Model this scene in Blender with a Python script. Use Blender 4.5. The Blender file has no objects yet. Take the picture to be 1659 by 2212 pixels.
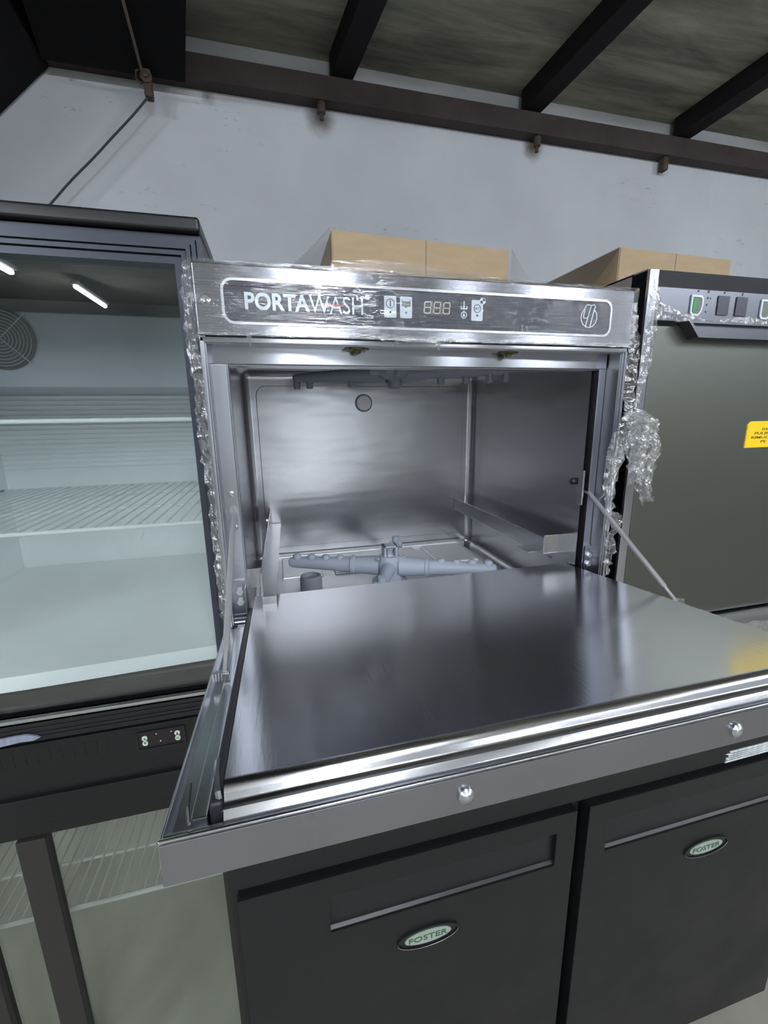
import bpy, bmesh, math, random
from mathutils import Vector, Matrix, noise
random.seed(7)
C = bpy.context.scene.collection
ZF = 1.62                      # floor is this far below the dishwasher's top edge, where all heights below are measured from
PI = math.pi

# ------------------------------------------------------------------ materials
def lin(c):
    return tuple((v/255/12.92 if v/255 <= .04045 else ((v/255+.055)/1.055)**2.4) for v in c)
def newmat(name):
    m = bpy.data.materials.new(name); m.use_nodes = True
    nt = m.node_tree; nt.nodes.clear()
    out = nt.nodes.new('ShaderNodeOutputMaterial')
    return m, nt, out
def N(nt, t, **kw):
    n = nt.nodes.new(t)
    for k, v in kw.items():
        if k in n.inputs.keys(): n.inputs[k].default_value = v
        else: setattr(n, k, v)
    return n
def noise_tex(nt, scale=(1,1,1), s=1, detail=3, rough=.5, dist=0, rotz=0):
    g = N(nt, 'ShaderNodeNewGeometry'); mp = N(nt, 'ShaderNodeMapping')
    mp.inputs['Scale'].default_value = scale; mp.inputs['Rotation'].default_value = (0,0,rotz)
    t = N(nt, 'ShaderNodeTexNoise'); t.inputs['Scale'].default_value = s; t.inputs['Detail'].default_value = detail
    t.inputs['Roughness'].default_value = rough; t.inputs['Distortion'].default_value = dist
    nt.links.new(g.outputs['Position'], mp.inputs['Vector']); nt.links.new(mp.outputs['Vector'], t.inputs['Vector'])
    return t
def ramp(nt, src, p0, c0, p1, c1):
    r = N(nt, 'ShaderNodeValToRGB'); e = r.color_ramp.elements
    e[0].position = p0; e[0].color = (*c0, 1); e[1].position = p1; e[1].color = (*c1, 1)
    nt.links.new(src, r.inputs['Fac']); return r
def mat(name, rgb, rough=.5, metal=0., spec=.5, var=None, bumps=(), rvar=None, coat=0, brush=None):
    """var=(scale,s,amount): colour mottling; bumps=[(scale,s,strength,distance)]; rvar=(scale,s,lo,hi) roughness variation"""
    m, nt, out = newmat(name); c = lin(rgb)
    p = N(nt, 'ShaderNodeBsdfPrincipled'); p.inputs['Base Color'].default_value = (*c, 1)
    p.inputs['Roughness'].default_value = rough; p.inputs['Metallic'].default_value = metal
    p.inputs['Specular IOR Level'].default_value = spec; p.inputs['Coat Weight'].default_value = coat
    if brush:                                                    # stretched gloss, brush = (direction across the brush lines, amount)
        p.inputs['Anisotropic'].default_value = brush[1]; cb = N(nt, 'ShaderNodeCombineXYZ')
        for i in range(3): cb.inputs[i].default_value = brush[0][i]
        nt.links.new(cb.outputs[0], p.inputs['Tangent'])
    if var:
        t = noise_tex(nt, var[0], var[1], 4, .6)
        a = var[2]; r = ramp(nt, t.outputs['Fac'], .3, tuple(v*(1-a) for v in c), .7, tuple(min(1, v*(1+a)) for v in c))
        nt.links.new(r.outputs['Color'], p.inputs['Base Color'])
    if rvar:
        t = noise_tex(nt, rvar[0], rvar[1], 3, .6)
        r = ramp(nt, t.outputs['Fac'], .3, (rvar[2],)*3, .7, (rvar[3],)*3); nt.links.new(r.outputs['Color'], p.inputs['Roughness'])
    prev = None
    for sc, s, st, di in bumps:
        t = noise_tex(nt, sc, s, 3, .55); b = N(nt, 'ShaderNodeBump'); b.inputs['Strength'].default_value = st; b.inputs['Distance'].default_value = di
        nt.links.new(t.outputs['Fac'], b.inputs['Height'])
        if prev: nt.links.new(prev.outputs['Normal'], b.inputs['Normal'])
        prev = b
    if prev: nt.links.new(prev.outputs['Normal'], p.inputs['Normal'])
    nt.links.new(p.outputs['BSDF'], out.inputs['Surface']); return m
def emit(name, rgb, strength):
    m, nt, out = newmat(name); e = N(nt, 'ShaderNodeEmission'); e.inputs['Color'].default_value = (*rgb, 1); e.inputs['Strength'].default_value = strength
    nt.links.new(e.outputs['Emission'], out.inputs['Surface']); return m
def clear(name, tint, ior=1.45, rough=.0, floor_=.0, gain=1., bumps=(), gloss=(1,1,1), diffuse=0.):
    """thin clear sheet: see-through, with a mirror share that grows at grazing angles"""
    m, nt, out = newmat(name)
    tr = N(nt, 'ShaderNodeBsdfTransparent'); tr.inputs['Color'].default_value = (*tint, 1)
    gl = N(nt, 'ShaderNodeBsdfGlossy'); gl.inputs['Roughness'].default_value = rough; gl.inputs['Color'].default_value = (*gloss, 1)
    fr = N(nt, 'ShaderNodeLayerWeight'); fr.inputs['Blend'].default_value = .5
    pw = N(nt, 'ShaderNodeMath', operation='POWER'); pw.inputs[1].default_value = 5; nt.links.new(fr.outputs['Facing'], pw.inputs[0])
    f0 = ((ior-1)/(ior+1))**2
    ma = N(nt, 'ShaderNodeMath', operation='MULTIPLY_ADD', use_clamp=True); ma.inputs[1].default_value = gain*(1-f0); ma.inputs[2].default_value = floor_+gain*f0
    mx = N(nt, 'ShaderNodeMixShader')
    nt.links.new(pw.outputs[0], ma.inputs[0]); nt.links.new(ma.outputs[0], mx.inputs['Fac'])
    top = gl
    prev = None
    for sc, s, st, di in bumps:
        t = noise_tex(nt, sc, s, 3, .6); b = N(nt, 'ShaderNodeBump'); b.inputs['Strength'].default_value = st; b.inputs['Distance'].default_value = di
        nt.links.new(t.outputs['Fac'], b.inputs['Height'])
        if prev: nt.links.new(prev.outputs['Normal'], b.inputs['Normal'])
        prev = b
    if prev:
        nt.links.new(prev.outputs['Normal'], gl.inputs['Normal']); nt.links.new(prev.outputs['Normal'], fr.inputs['Normal'])
    base = tr
    if diffuse:
        df = N(nt, 'ShaderNodeBsdfDiffuse'); df.inputs['Color'].default_value = (.8,.82,.85,1)
        m2 = N(nt, 'ShaderNodeMixShader'); m2.inputs['Fac'].default_value = diffuse
        nt.links.new(tr.outputs[0], m2.inputs[1]); nt.links.new(df.outputs[0], m2.inputs[2]); base = m2
    nt.links.new(base.outputs[0], mx.inputs[1]); nt.links.new(top.outputs[0], mx.inputs[2])
    nt.links.new(mx.outputs[0], out.inputs['Surface']); return m

M = {}
ST = (184,186,194)
M['steel'] = mat('brushed_steel', ST, .22, 1, bumps=[((4,60,900),1,.03,.0005)], brush=((0,.05,1),.92))
M['steel_v'] = mat('brushed_steel_upright', ST, .28, 1, bumps=[((500,500,4),1,.05,.0006),((1,1,1),9,.05,.004)], brush=((1,.05,0),.7))
M['steel_tank'] = mat('satin_tank_steel', (192,192,195), .25, 1, bumps=[((.7,.7,3.2),3.0,.10,.026),((1,1,1),2.2,.14,.02)], )
M['steel_liner'] = mat('rubbed_liner_steel', (222,223,228), .18, 1, bumps=[((300,3,300),1,.08,.0006),((1,1,1),3,.16,.010)])
M['steel_dull'] = mat('greenish_door_steel', (112,114,108), .44, 1, bumps=[((3,40,500),1,.05,.0005),((1,1,1),3,.06,.006)], )
M['steel_front'] = mat('scuffed_front_steel', (152,152,160), .3, 1, bumps=[((400,400,6),1,.06,.0005),((1,1,1),6,.12,.005)], rvar=((2,2,2),5,.22,.42))
M['tank_base'] = mat('pale_pressed_base', (232,233,236), .42, .55, .5, bumps=[((1,1,1),7,.08,.005)])
M['steel_rod'] = mat('polished_rod', (232,233,236), .36, .75)
M['steel_fascia'] = mat('grey_fascia_steel', (108,110,117), .36, 1, bumps=[((4,60,700),1,.06,.0005)])
M['panel_blue'] = mat('dark_control_face', (40,43,62), .42, .0, .5, bumps=[((4,60,700),1,.10,.0005)])
M['trim_bright'] = mat('bright_trim', (205,208,210), .25, 1)
M['ink_white'] = mat('pale_print', (214,226,232), .5)
M['ink_red'] = mat('red_print', (196,44,62), .5)
M['ink_dark'] = mat('dark_print', (54,58,72), .5)
M['ink_grey'] = mat('grey_print', (110,112,104), .5)
M['digit'] = mat('unlit_digit', (206,202,182), .45)
M['green'] = mat('green_switch', (26,130,66), .4)
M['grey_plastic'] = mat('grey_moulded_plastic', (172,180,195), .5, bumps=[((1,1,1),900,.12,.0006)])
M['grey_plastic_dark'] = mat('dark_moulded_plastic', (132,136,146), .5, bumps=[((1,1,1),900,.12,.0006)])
M['white_cap'] = mat('white_cap', (250,250,250), .5, var=((1,1,1),200,.08))
M['rubber'] = mat('black_gasket', (36,37,42), .45)
M['brass'] = mat('tarnished_catch', (104,100,70), .35, .8)
M['black'] = mat('black_coated_metal', (21,22,24), .42, .0, .45, bumps=[((1,1,1),700,.12,.0005)], var=((1,1,1),5,.12), rvar=((1,1,1),6,.36,.5))
M['black_frame'] = mat('black_fridge_frame', (25,26,30), .34, .0, .5, bumps=[((1,1,1),500,.05,.0004)])
M['black_deep'] = mat('black_recess', (10,10,12), .6)
M['grey_frame'] = mat('grey_ribbed_frame', (62,67,78), .33, .35)
M['white_in'] = mat('white_fridge_lining', (240,243,244), .45, var=((1,1,1),7,.03))
M['grey_in'] = mat('grey_fan_housing', (150,157,163), .4)
M['wire'] = mat('white_coated_wire', (222,228,228), .35)
M['fan_dark'] = mat('dark_fan_grille', (34,38,38), .6)
M['cool_in'] = mat('grey_cooler_lining', (164,169,162), .55, var=((1,1,1),4,.14))
M['cool_floor'] = mat('scratched_cooler_base', (190,194,184), .45, var=((2,1,1),3,.16))
M['cardboard'] = mat('brown_cardboard', (172,150,120), .8, var=((1,1,4),18,.06), bumps=[((1,1,1),300,.1,.0008)])
M['yellow'] = mat('yellow_sticker', (250,212,4), .55)
M['sticker_ink'] = mat('sticker_print', (120,92,4), .6)
M['white_mark'] = mat('white_smear', (205,212,216), .6, var=((6,1,1),26,.25))
M['blue_mark'] = mat('pale_blue_smear', (146,152,170), .6, var=((6,1,1),26,.15))
M['rust'] = mat('rusty_steel', (66,56,55), .7, .0, .3, var=((1,1,1),5,.35), bumps=[((1,1,1),120,.3,.002)])
M['rust_dark'] = mat('dark_rafter_steel', (30,28,30), .75, .0, .2, var=((1,1,1),4,.25))
M['near_black'] = mat('near_black_roofing', (24,23,24), .85, .0, .15, var=((1,1,1),3,.3))  # near-black colour shared by the girder and the left roof slope
M['rope'] = mat('old_rope', (96,84,74), .9)
M['cable'] = mat('dark_cable', (60,62,64), .8)
M['hook'] = mat('rusty_hook', (72,58,50), .8, var=((1,1,1),60,.3))
M['badge'] = mat('badge_plate', (168,180,168), .35, .2, var=((1,1,1),90,.12))
M['badge_ink'] = mat('green_badge_print', (60,96,74), .5)
M['lamp'] = emit('lamp_diffuser', (.90,.96,1.03), 168)
M['added_glow'] = emit('added_glow', (.85,.93,1.0), 2.0)  # emission of the panel added on the unseen far wall
M['lamp_body'] = mat('lamp_body', (200,202,205), .5)
M['glass'] = clear('door_glass', (.955,.98,.98), 1.5, 0, .02, 1.3)
M['glass_low'] = clear('cooler_glass', (.89,.90,.875), 1.5, .0, .05, 1.3)
M['film'] = clear('stretch_film', (.97,.97,.98), 1.5, .13, .06, 4.0, bumps=[((1,1,1),160,.6,.003)], diffuse=.05)
M['film_flat'] = clear('stretched_film', (.95,.95,.97), 1.5, .06, .03, 2.6, bumps=[((3,60,420),1,.9,.0018),((2,2,30),1,.3,.004)], diffuse=.01)
M['film_drape'] = clear('draped_film', (.66,.65,.65), 1.45, .25, .0, .5, bumps=[((2,8,60),1,.2,.003)], diffuse=.04)

def wall_material():
    m, nt, out = newmat('painted_wall'); p = N(nt, 'ShaderNodeBsdfPrincipled'); p.inputs['Roughness'].default_value = .75
    base = noise_tex(nt, (1,1,1), 1.6, 4, .6)
    r = ramp(nt, base.outputs['Fac'], .3, lin((186,188,193)), .7, lin((202,206,212)))
    fl = noise_tex(nt, (9,9,24), 1.9, 5, .75)
    mask = noise_tex(nt, (1,1,2.2), 2.3, 2, .5)
    f1 = ramp(nt, fl.outputs['Fac'], .62, (0,0,0), .68, (1,1,1)); f2 = ramp(nt, mask.outputs['Fac'], .50, (0,0,0), .62, (1,1,1))
    mul = N(nt, 'ShaderNodeMath', operation='MULTIPLY'); nt.links.new(f1.outputs['Color'], mul.inputs[0]); nt.links.new(f2.outputs['Color'], mul.inputs[1])
    half = N(nt, 'ShaderNodeMath', operation='MULTIPLY'); half.inputs[1].default_value = .5; nt.links.new(mul.outputs[0], half.inputs[0])
    mx = N(nt, 'ShaderNodeMix', data_type='RGBA'); mx.inputs['B'].default_value = (*lin((84,86,92)), 1)
    nt.links.new(half.outputs[0], mx.inputs['Factor']); nt.links.new(r.outputs['Color'], mx.inputs['A'])
    prev = mx.outputs['Result']
    g = N(nt, 'ShaderNodeNewGeometry')
    for (sx, sz, rad) in ((.31, .855, .085), (1.15, .865, .075), (-.06, .86, .05)):            # rust run-offs under the beam
        sub = N(nt, 'ShaderNodeVectorMath', operation='SUBTRACT'); sub.inputs[1].default_value = (sx, 1.2, sz+ZF); nt.links.new(g.outputs['Position'], sub.inputs[0])
        sc = N(nt, 'ShaderNodeVectorMath', operation='MULTIPLY'); sc.inputs[1].default_value = (1, 0, .8); nt.links.new(sub.outputs[0], sc.inputs[0])
        ln = N(nt, 'ShaderNodeVectorMath', operation='LENGTH'); nt.links.new(sc.outputs[0], ln.inputs[0])
        nz = noise_tex(nt, (1,1,1), 22, 3, .6); ad = N(nt, 'ShaderNodeMath', operation='MULTIPLY_ADD'); ad.inputs[1].default_value = .05; nt.links.new(nz.outputs['Fac'], ad.inputs[0]); nt.links.new(ln.outputs['Value'], ad.inputs[2])
        rr = ramp(nt, ad.outputs[0], rad*.35, (.85,.85,.85), rad, (0,0,0))
        m2 = N(nt, 'ShaderNodeMix', data_type='RGBA'); m2.inputs['B'].default_value = (*lin((92,78,52)), 1)
        nt.links.new(rr.outputs['Color'], m2.inputs['Factor']); nt.links.new(prev, m2.inputs['A']); prev = m2.outputs['Result']
    nt.links.new(prev, p.inputs['Base Color'])
    b = N(nt, 'ShaderNodeBump'); b.inputs['Strength'].default_value = .15; b.inputs['Distance'].default_value = .004
    nt.links.new(noise_tex(nt, (1,1,1), 30, 3, .6).outputs['Fac'], b.inputs['Height']); nt.links.new(b.outputs['Normal'], p.inputs['Normal'])
    nt.links.new(p.outputs[0], out.inputs['Surface']); return m
def roof_material():
    m, nt, out = newmat('fibre_roof_sheet'); p = N(nt, 'ShaderNodeBsdfPrincipled'); p.inputs['Roughness'].default_value = .9
    a = noise_tex(nt, (1.2,9,1), 1.6, 5, .65, .3, .28)
    r = ramp(nt, a.outputs['Fac'], .34, lin((104,103,94)), .70, lin((168,166,150)))
    nt.links.new(r.outputs['Color'], p.inputs['Base Color']); nt.links.new(p.outputs[0], out.inputs['Surface']); return m
M['wall'] = wall_material(); M['roof'] = roof_material()
M['floor'] = mat('concrete_floor', (152,148,137), .6, var=((1,1,1),5,.14), rvar=((1,1,1),4,.45,.7), bumps=[((1,1,1),60,.1,.003)])
M['shed'] = mat('far_wall_paint', (178,181,183), .8, var=((1,1,1),.9,.10))

# ------------------------------------------------------------------ mesh helpers
def bm_new(): return bmesh.new()
def join(b, t, mtx=None):
    if mtx is not None: bmesh.ops.transform(t, matrix=mtx, verts=t.verts)
    me = bpy.data.meshes.new('tmp'); t.to_mesh(me); t.free(); b.from_mesh(me); bpy.data.meshes.remove(me)
def box(b, x0, x1, y0, y1, z0, z1, bev=0, seg=2, mtx=None):
    t = bmesh.new(); bmesh.ops.create_cube(t, size=1)
    for v in t.verts: v.co = Vector(((x0+x1)/2+v.co.x*(x1-x0), (y0+y1)/2+v.co.y*(y1-y0), (z0+z1)/2+v.co.z*(z1-z0)))
    if bev: bmesh.ops.bevel(t, geom=t.edges[:], offset=min(bev, .45*min(abs(x1-x0),abs(y1-y0),abs(z1-z0))), segments=seg, affect='EDGES', profile=.5)
    join(b, t, mtx)
def frame_of(d):
    d = Vector(d).normalized(); a = Vector((0,0,1)) if abs(d.z) < .9 else Vector((1,0,0))
    u = d.cross(a).normalized(); return d, u, d.cross(u).normalized()
def tube(b, pts, r, n=10, cap=True, closed=False):
    pts = [Vector(p) for p in pts]; rs = r if isinstance(r, (list, tuple)) else [r]*len(pts); rings = []
    u = None
    for i, p in enumerate(pts):
        if closed: d = pts[(i+1) % len(pts)]-pts[i-1]
        else: d = pts[min(i+1, len(pts)-1)]-pts[max(i-1, 0)]
        d.normalize()
        if u is None: _, u, w = frame_of(d)
        else: u = (u-d*u.dot(d)).normalized(); w = d.cross(u)
        rings.append([b.verts.new(p+(u*math.cos(2*PI*k/n)+w*math.sin(2*PI*k/n))*rs[i]) for k in range(n)])
    m = len(rings)
    for i in range(m if closed else m-1):
        A, B = rings[i], rings[(i+1) % m]
        for k in range(n): b.faces.new((A[k], A[(k+1) % n], B[(k+1) % n], B[k]))
    if cap and not closed:
        b.faces.new(rings[0][::-1]); b.faces.new(rings[-1])
def lathe(b, prof, c, axis=(0,0,1), n=24):
    """prof: [(radius, along)] revolved about axis through c"""
    d, u, w = frame_of(axis); c = Vector(c); rings = []
    for r, h in prof:
        if r < 1e-6: rings.append([b.verts.new(c+d*h)])
        else: rings.append([b.verts.new(c+d*h+(u*math.cos(2*PI*k/n)+w*math.sin(2*PI*k/n))*r) for k in range(n)])
    for A, B in zip(rings, rings[1:]):
        for k in range(n):
            q = [A[k % len(A)], A[(k+1) % len(A)], B[(k+1) % len(B)], B[k % len(B)]]; q = list(dict.fromkeys(q))
            if len(q) > 2: b.faces.new(q)
    if len(rings[0]) > 2: b.faces.new(rings[0][::-1])
    if len(rings[-1]) > 2: b.faces.new(rings[-1])
def prism(b, poly, a0, a1, axis='y', mtx=None, bev=0):
    """poly in the two remaining axes (x,z for y; y,z for x; x,y for z) extruded a0..a1"""
    t = bmesh.new()
    def P(p, a): return {'y': (p[0], a, p[1]), 'x': (a, p[0], p[1]), 'z': (p[0], p[1], a)}[axis]
    A = [t.verts.new(P(p, a0)) for p in poly]; B = [t.verts.new(P(p, a1)) for p in poly]
    n = len(poly)
    for i in range(n): t.faces.new((A[i], A[(i+1) % n], B[(i+1) % n], B[i]))
    t.faces.new(A[::-1]); t.faces.new(B)
    bmesh.ops.recalc_face_normals(t, faces=t.faces[:])
    if bev: bmesh.ops.bevel(t, geom=t.edges[:], offset=bev, segments=2, affect='EDGES', profile=.5)
    join(b, t, mtx)
def rrect(x0, x1, z0, z1, r, n=5):
    pts = []
    for cx, cz, a0 in ((x1-r, z1-r, 0), (x0+r, z1-r, PI/2), (x0+r, z0+r, PI), (x1-r, z0+r, 3*PI/2)):
        for k in range(n+1): a = a0+PI/2*k/n; pts.append((cx+r*math.cos(a), cz+r*math.sin(a)))
    return pts
def ellipse(cx, cz, a, c, n=40): return [(cx+a*math.cos(2*PI*k/n), cz+c*math.sin(2*PI*k/n)) for k in range(n)]
def ring(b, outer, inner, y0, y1):
    """flat band between two loops of equal count in the x,z plane, y0 (front) .. y1 (back)"""
    n = len(outer)
    L = [[b.verts.new((p[0], y, p[1])) for p in lp] for lp in (outer, inner) for y in (y0, y1)]
    of, ob, inf, inb = L
    for i in range(n):
        j = (i+1) % n
        b.faces.new((of[i], inf[i], inf[j], of[j])); b.faces.new((of[i], of[j], ob[j], ob[i])); b.faces.new((inf[i], inb[i], inb[j], inf[j])); b.faces.new((ob[i], ob[j], inb[j], inb[i]))
    bmesh.ops.recalc_face_normals(b, faces=b.faces[:])
ORIG = {}
def build(name, b, m, parent=None, smooth=35, recalc=True):
    if recalc: bmesh.ops.recalc_face_normals(b, faces=b.faces[:])
    me = bpy.data.meshes.new(name); b.to_mesh(me); b.free()
    org = Vector((0,0,0)); p = parent
    while p is not None:
        if p.name in ORIG: org = ORIG[p.name]
        p = p.parent
    if parent is None:
        xs = [v.co for v in me.vertices]
        org = Vector(((min(v.x for v in xs)+max(v.x for v in xs))/2, (min(v.y for v in xs)+max(v.y for v in xs))/2, min(v.z for v in xs)+ZF))
    me.transform(Matrix.Translation(Vector((0,0,ZF))-org))
    if smooth:
        for f in me.polygons: f.use_smooth = True
        me.set_sharp_from_angle(angle=math.radians(smooth))
    me.materials.append(m)
    o = bpy.data.objects.new(name, me); C.objects.link(o)
    if smooth:
        wn = o.modifiers.new('flat_faces', 'WEIGHTED_NORMAL'); wn.keep_sharp = True; wn.weight = 80; wn.mode = 'FACE_AREA'
    if parent is None: o.location = org; ORIG[o.name] = org
    else: o.parent = parent
    return o
def tag(o, label=None, cat=None, group=None, kind=None):
    if label: o['label'] = label
    if cat: o['category'] = cat
    if group: o['group'] = group
    if kind: o['kind'] = kind
    return o
def thing(name, loc, label, cat, group=None):
    o = bpy.data.objects.new(name, None); C.objects.link(o); o.empty_display_size = .05
    o.location = (loc[0], loc[1], loc[2]+ZF); ORIG[o.name] = Vector(o.location)
    return tag(o, label, cat, group)
def structure(name, b, m, smooth=0): return tag(build(name, b, m, None, smooth), kind='structure')
def text_bm(b, s, x0, x1, z0, z1, y, depth=.0004, bold=0., rotate=0):
    """lettering standing in the x,z plane, fitted to the box, facing -y"""
    cu = bpy.data.curves.new('t', 'FONT'); cu.body = s; cu.offset = bold; cu.resolution_u = 4; cu.extrude = .01
    o = bpy.data.objects.new('t', cu); C.objects.link(o); dg = bpy.context.evaluated_depsgraph_get(); dg.update()
    me = bpy.data.meshes.new_from_object(o.evaluated_get(dg)); bpy.data.objects.remove(o); bpy.data.curves.remove(cu)
    xs = [v.co.x for v in me.vertices]; ys = [v.co.y for v in me.vertices]
    ax, bx, ay, by = min(xs), max(xs), min(ys), max(ys)
    for v in me.vertices:
        fx = (v.co.x-ax)/(bx-ax); fy = (v.co.y-ay)/(by-ay)
        v.co = (x0+fx*(x1-x0), y-depth*(.5+v.co.z/.02), z0+fy*(z1-z0))
    b.from_mesh(me); bpy.data.meshes.remove(me)

# ------------------------------------------------------------------ the shed
b = bm_new(); box(b, -6, 8, -10, 1.3, -ZF-.1, -ZF); structure('floor', b, M['floor'])
b = bm_new(); box(b, -6, 8, 1.2, 1.32, -ZF, 1.6); structure('wall_back', b, M['wall'])
b = bm_new(); box(b, -6, 8, -10.1, -10, -ZF, 3); structure('wall_front', b, M['shed'])
b = bm_new(); box(b, -6.1, -6, -10.1, 1.3, -ZF, 3); structure('wall_left', b, M['shed'])
b = bm_new(); box(b, 8, 8.1, -10.1, 1.3, -ZF, 3); structure('wall_right', b, M['shed'])
b = bm_new(); box(b, .15, 1.95, -10, -9.98, -1.6, .75); structure('added_glow_panel', b, M['added_glow'])  # glowing panel added behind the camera for steel and glass to reflect
def roof_z(y): return 1.02+.109*(1.2-y)
b = bm_new(); prism(b, [(1.3, roof_z(1.3)), (-10.1, roof_z(-10.1)), (-10.1, roof_z(-10.1)+.04), (1.3, roof_z(1.3)+.04)], -6.1, 8.1, 'x'); structure('ceiling', b, M['roof'])
b = bm_new()
prism(b, [(1.15,.8785),(1.2,.8785),(1.2,.888),(1.16,.888),(1.16,.938),(1.2,.938),(1.2,.948),(1.15,.948)], -1.2, 5, 'x')
structure('roof_beam', b, M['rust'])
def rafter(x, w, name='rafter_beam', y1=-9.5, h=.07, m='rust_dark', drop=0, y0=1.17):
    b = bm_new(); s = -.1937/.9753
    vs = []
    for y in (y0, y1):
        cx = x+s*(y-1.15)
        zb = roof_z(y)-h-.001-drop
        vs.append([b.verts.new((cx-w/2, y, zb)), b.verts.new((cx+w/2, y, zb)), b.verts.new((cx+w/2, y, zb+h+drop)), b.verts.new((cx-w/2, y, zb+h+drop))])
    A, B = vs
    for i in range(4): b.faces.new((A[i], A[(i+1) % 4], B[(i+1) % 4], B[i]))
    b.faces.new(A[::-1]); b.faces.new(B)
    return structure(name, b, M[m])
for x in (.385, 1.115, 1.83, 2.55, 3.27): rafter(x, .075)
rafter(-.315, .39, 'roof_girder', h=.09, m='near_black', drop=.072, y0=1.148)
b = bm_new()                                                    # lower lean-to slope left of the girder
prism(b, [(-.51,.872),(-.51,1.02),(-.9,1.02),(-3.4,-.30),(-3.4,-1.1),(-2.6,-1.1)], .75, 1.19, 'y')
structure('roof_slope', b, M['near_black'])
b = bm_new()
for x in (.31, 1.15): lathe(b, [(.014,0),(.014,-.03),(.007,-.034),(.007,-.05),(0,-.052)], (x, 1.17, .8785), (0,0,1), 10)
box(b, 1.75, 1.775, 1.16, 1.19, .83, .88, .004)
structure('trim_1', b, M['hook'])

# rope over the girder, hook and the cable it pulls
t = thing('hanging_rope', (-.22, 1.14, .83), 'old rope tied to a rusty hook under the roof beam with a loose dark cable', 'rope')
b = bm_new()
pts = [Vector((-.236,1.13,.845)), Vector((-.2333,1.075,.853)), Vector((-.2300,1.02,.8625)), Vector((-.2270,.965,.8705)), Vector((-.2245,.915,.879)), Vector((-.222,.875,.893))]
tube(b, pts, .0042, 7)
build('rope', b, M['rope'], t)
b = bm_new(); tube(b, [(-.215,1.14,.93),(-.222,1.14,.89),(-.225,1.14,.845)], .004, 6)
build('rope_end', b, M['rope'], t)
b = bm_new(); box(b, -.238, -.215, 1.12, 1.15, .795, .875, .005)
lathe(b, [(.017,0),(.017,.004),(.008,.006),(.008,.012),(0,.013)], (-.227,1.12,.845), (0,-1,0), 12)
tube(b, [(-.24,1.13,.87),(-.256,1.13,.862),(-.258,1.13,.842),(-.246,1.13,.832),(-.236,1.13,.838)], .003, 6)
build('hook', b, M['hook'], t)
b = bm_new()
P0, P1 = Vector((-.226,1.13,.80)), Vector((-.60,1.13,.425))
pts = [P0.lerp(P1, k/14)+Vector((.0025*math.sin(k*1.1), 0, .0025*math.sin(k*.9+1)-.004*math.sin(PI*k/14))) for k in range(15)]
tube(b, pts, .0032, 7); build('cable', b, M['cable'], t)

# ceiling lights (behind the camera; seen only as reflections)
for x in (-2.6, .45, 3.6):
    for y in (-2.2, -4.5, -7.4):
        z = roof_z(y)-.22
        t = thing('ceiling_light', (x, y, z), 'white batten ceiling light mirrored in the glass and steel fronts', 'ceiling light', 'batten lights under the shed roof')
        b = bm_new(); box(b, x-.05, x+.05, y-.62, y+.62, z+.03, z+.07, .005)
        for s in (-.4, .4): tube(b, [(x, y+s, z+.07), (x, y+s, z+.24)], .004, 6)
        build('lamp_body', b, M['lamp_body'], t)
        b = bm_new(); box(b, x-.03, x+.03, y-.6, y+.6, z-.025, z+.03, .024, 4); build('diffuser', b, M['lamp'], t)

# ------------------------------------------------------------------ the open dishwasher
DB = -.745                                                     # underside of both dishwashers
dw = thing('commercial_dishwasher', (.3,.3,DB), 'open steel dishwasher with door folded down and dark lettered control strip', 'dishwasher')
b = bm_new()
box(b, .001, .599, .02, .6, -.004, -.0005, .001)                 # top sheet
box(b, .001, .008, .003, .6, DB+.03, -.004, .001); box(b, .592, .599, .003, .6, DB+.03, -.004, .001)
box(b, .001, .599, .594, .6, DB+.03, -.004, .001)
box(b, .008, .592, .02, .594, DB+.03, DB+.036)
box(b, .008, .592, .004, .01, DB+.03, -.475, .001)               # lower front
box(b, .001, .0065, 0, .006, -.475, -.0795, .0015); box(b, .5945, .599, 0, .006, -.475, -.0795, .0015)
for x in (.05, .55):
    for y in (.07, .53): lathe(b, [(.018,0),(.018,.012),(.012,.014),(.012,.03)], (x,y,DB), (0,0,1), 14)
build('housing', b, M['steel_v'], dw)

cp = bm_new(); box(cp, .0, .6, 0, .022, -.0785, -.0005, .0022, 3)
cp = build('control_panel', cp, M['steel'], dw)
def chamf(x0, x1, z0, z1, c): return rrect(x0, x1, z0, z1, c, 6)
b = bm_new(); ring(b, chamf(.0295,.5625,-.0655,-.0155,.013), chamf(.0325,.5595,-.0625,-.0185,.0105), -.0016, .001); build('display_rim', b, M['trim_bright'], cp)
b = bm_new(); prism(b, chamf(.0325,.5595,-.0625,-.0185,.0105), -.0005, .001); build('display_plate', b, M['panel_blue'], cp)
b = bm_new()
text_bm(b, 'PORTA', .0552, .1303, -.0490, -.0298, -.0006, bold=.028)
text_bm(b, 'WASH', .1300, .1958, -.0496, -.0300, -.0006, bold=-.004)
build('brand_lettering', b, M['ink_white'], cp)
b = bm_new(); ring(b, ellipse(.2015,-.0287,.0026,.0026,20), ellipse(.2015,-.0287,.0021,.0021,20), -.001, -.0004); text_bm(b, 'R', .2005, .2027, -.0301, -.0273, -.0006); build('trademark_sign', b, M['ink_white'], cp)
b = bm_new(); prism(b, [(.1515,-.0392),(.171,-.0392),(.1735,-.0400),(.171,-.0410),(.1515,-.0408)], -.0011, -.0006); build('red_dash', b, M['ink_red'], cp)
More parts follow.
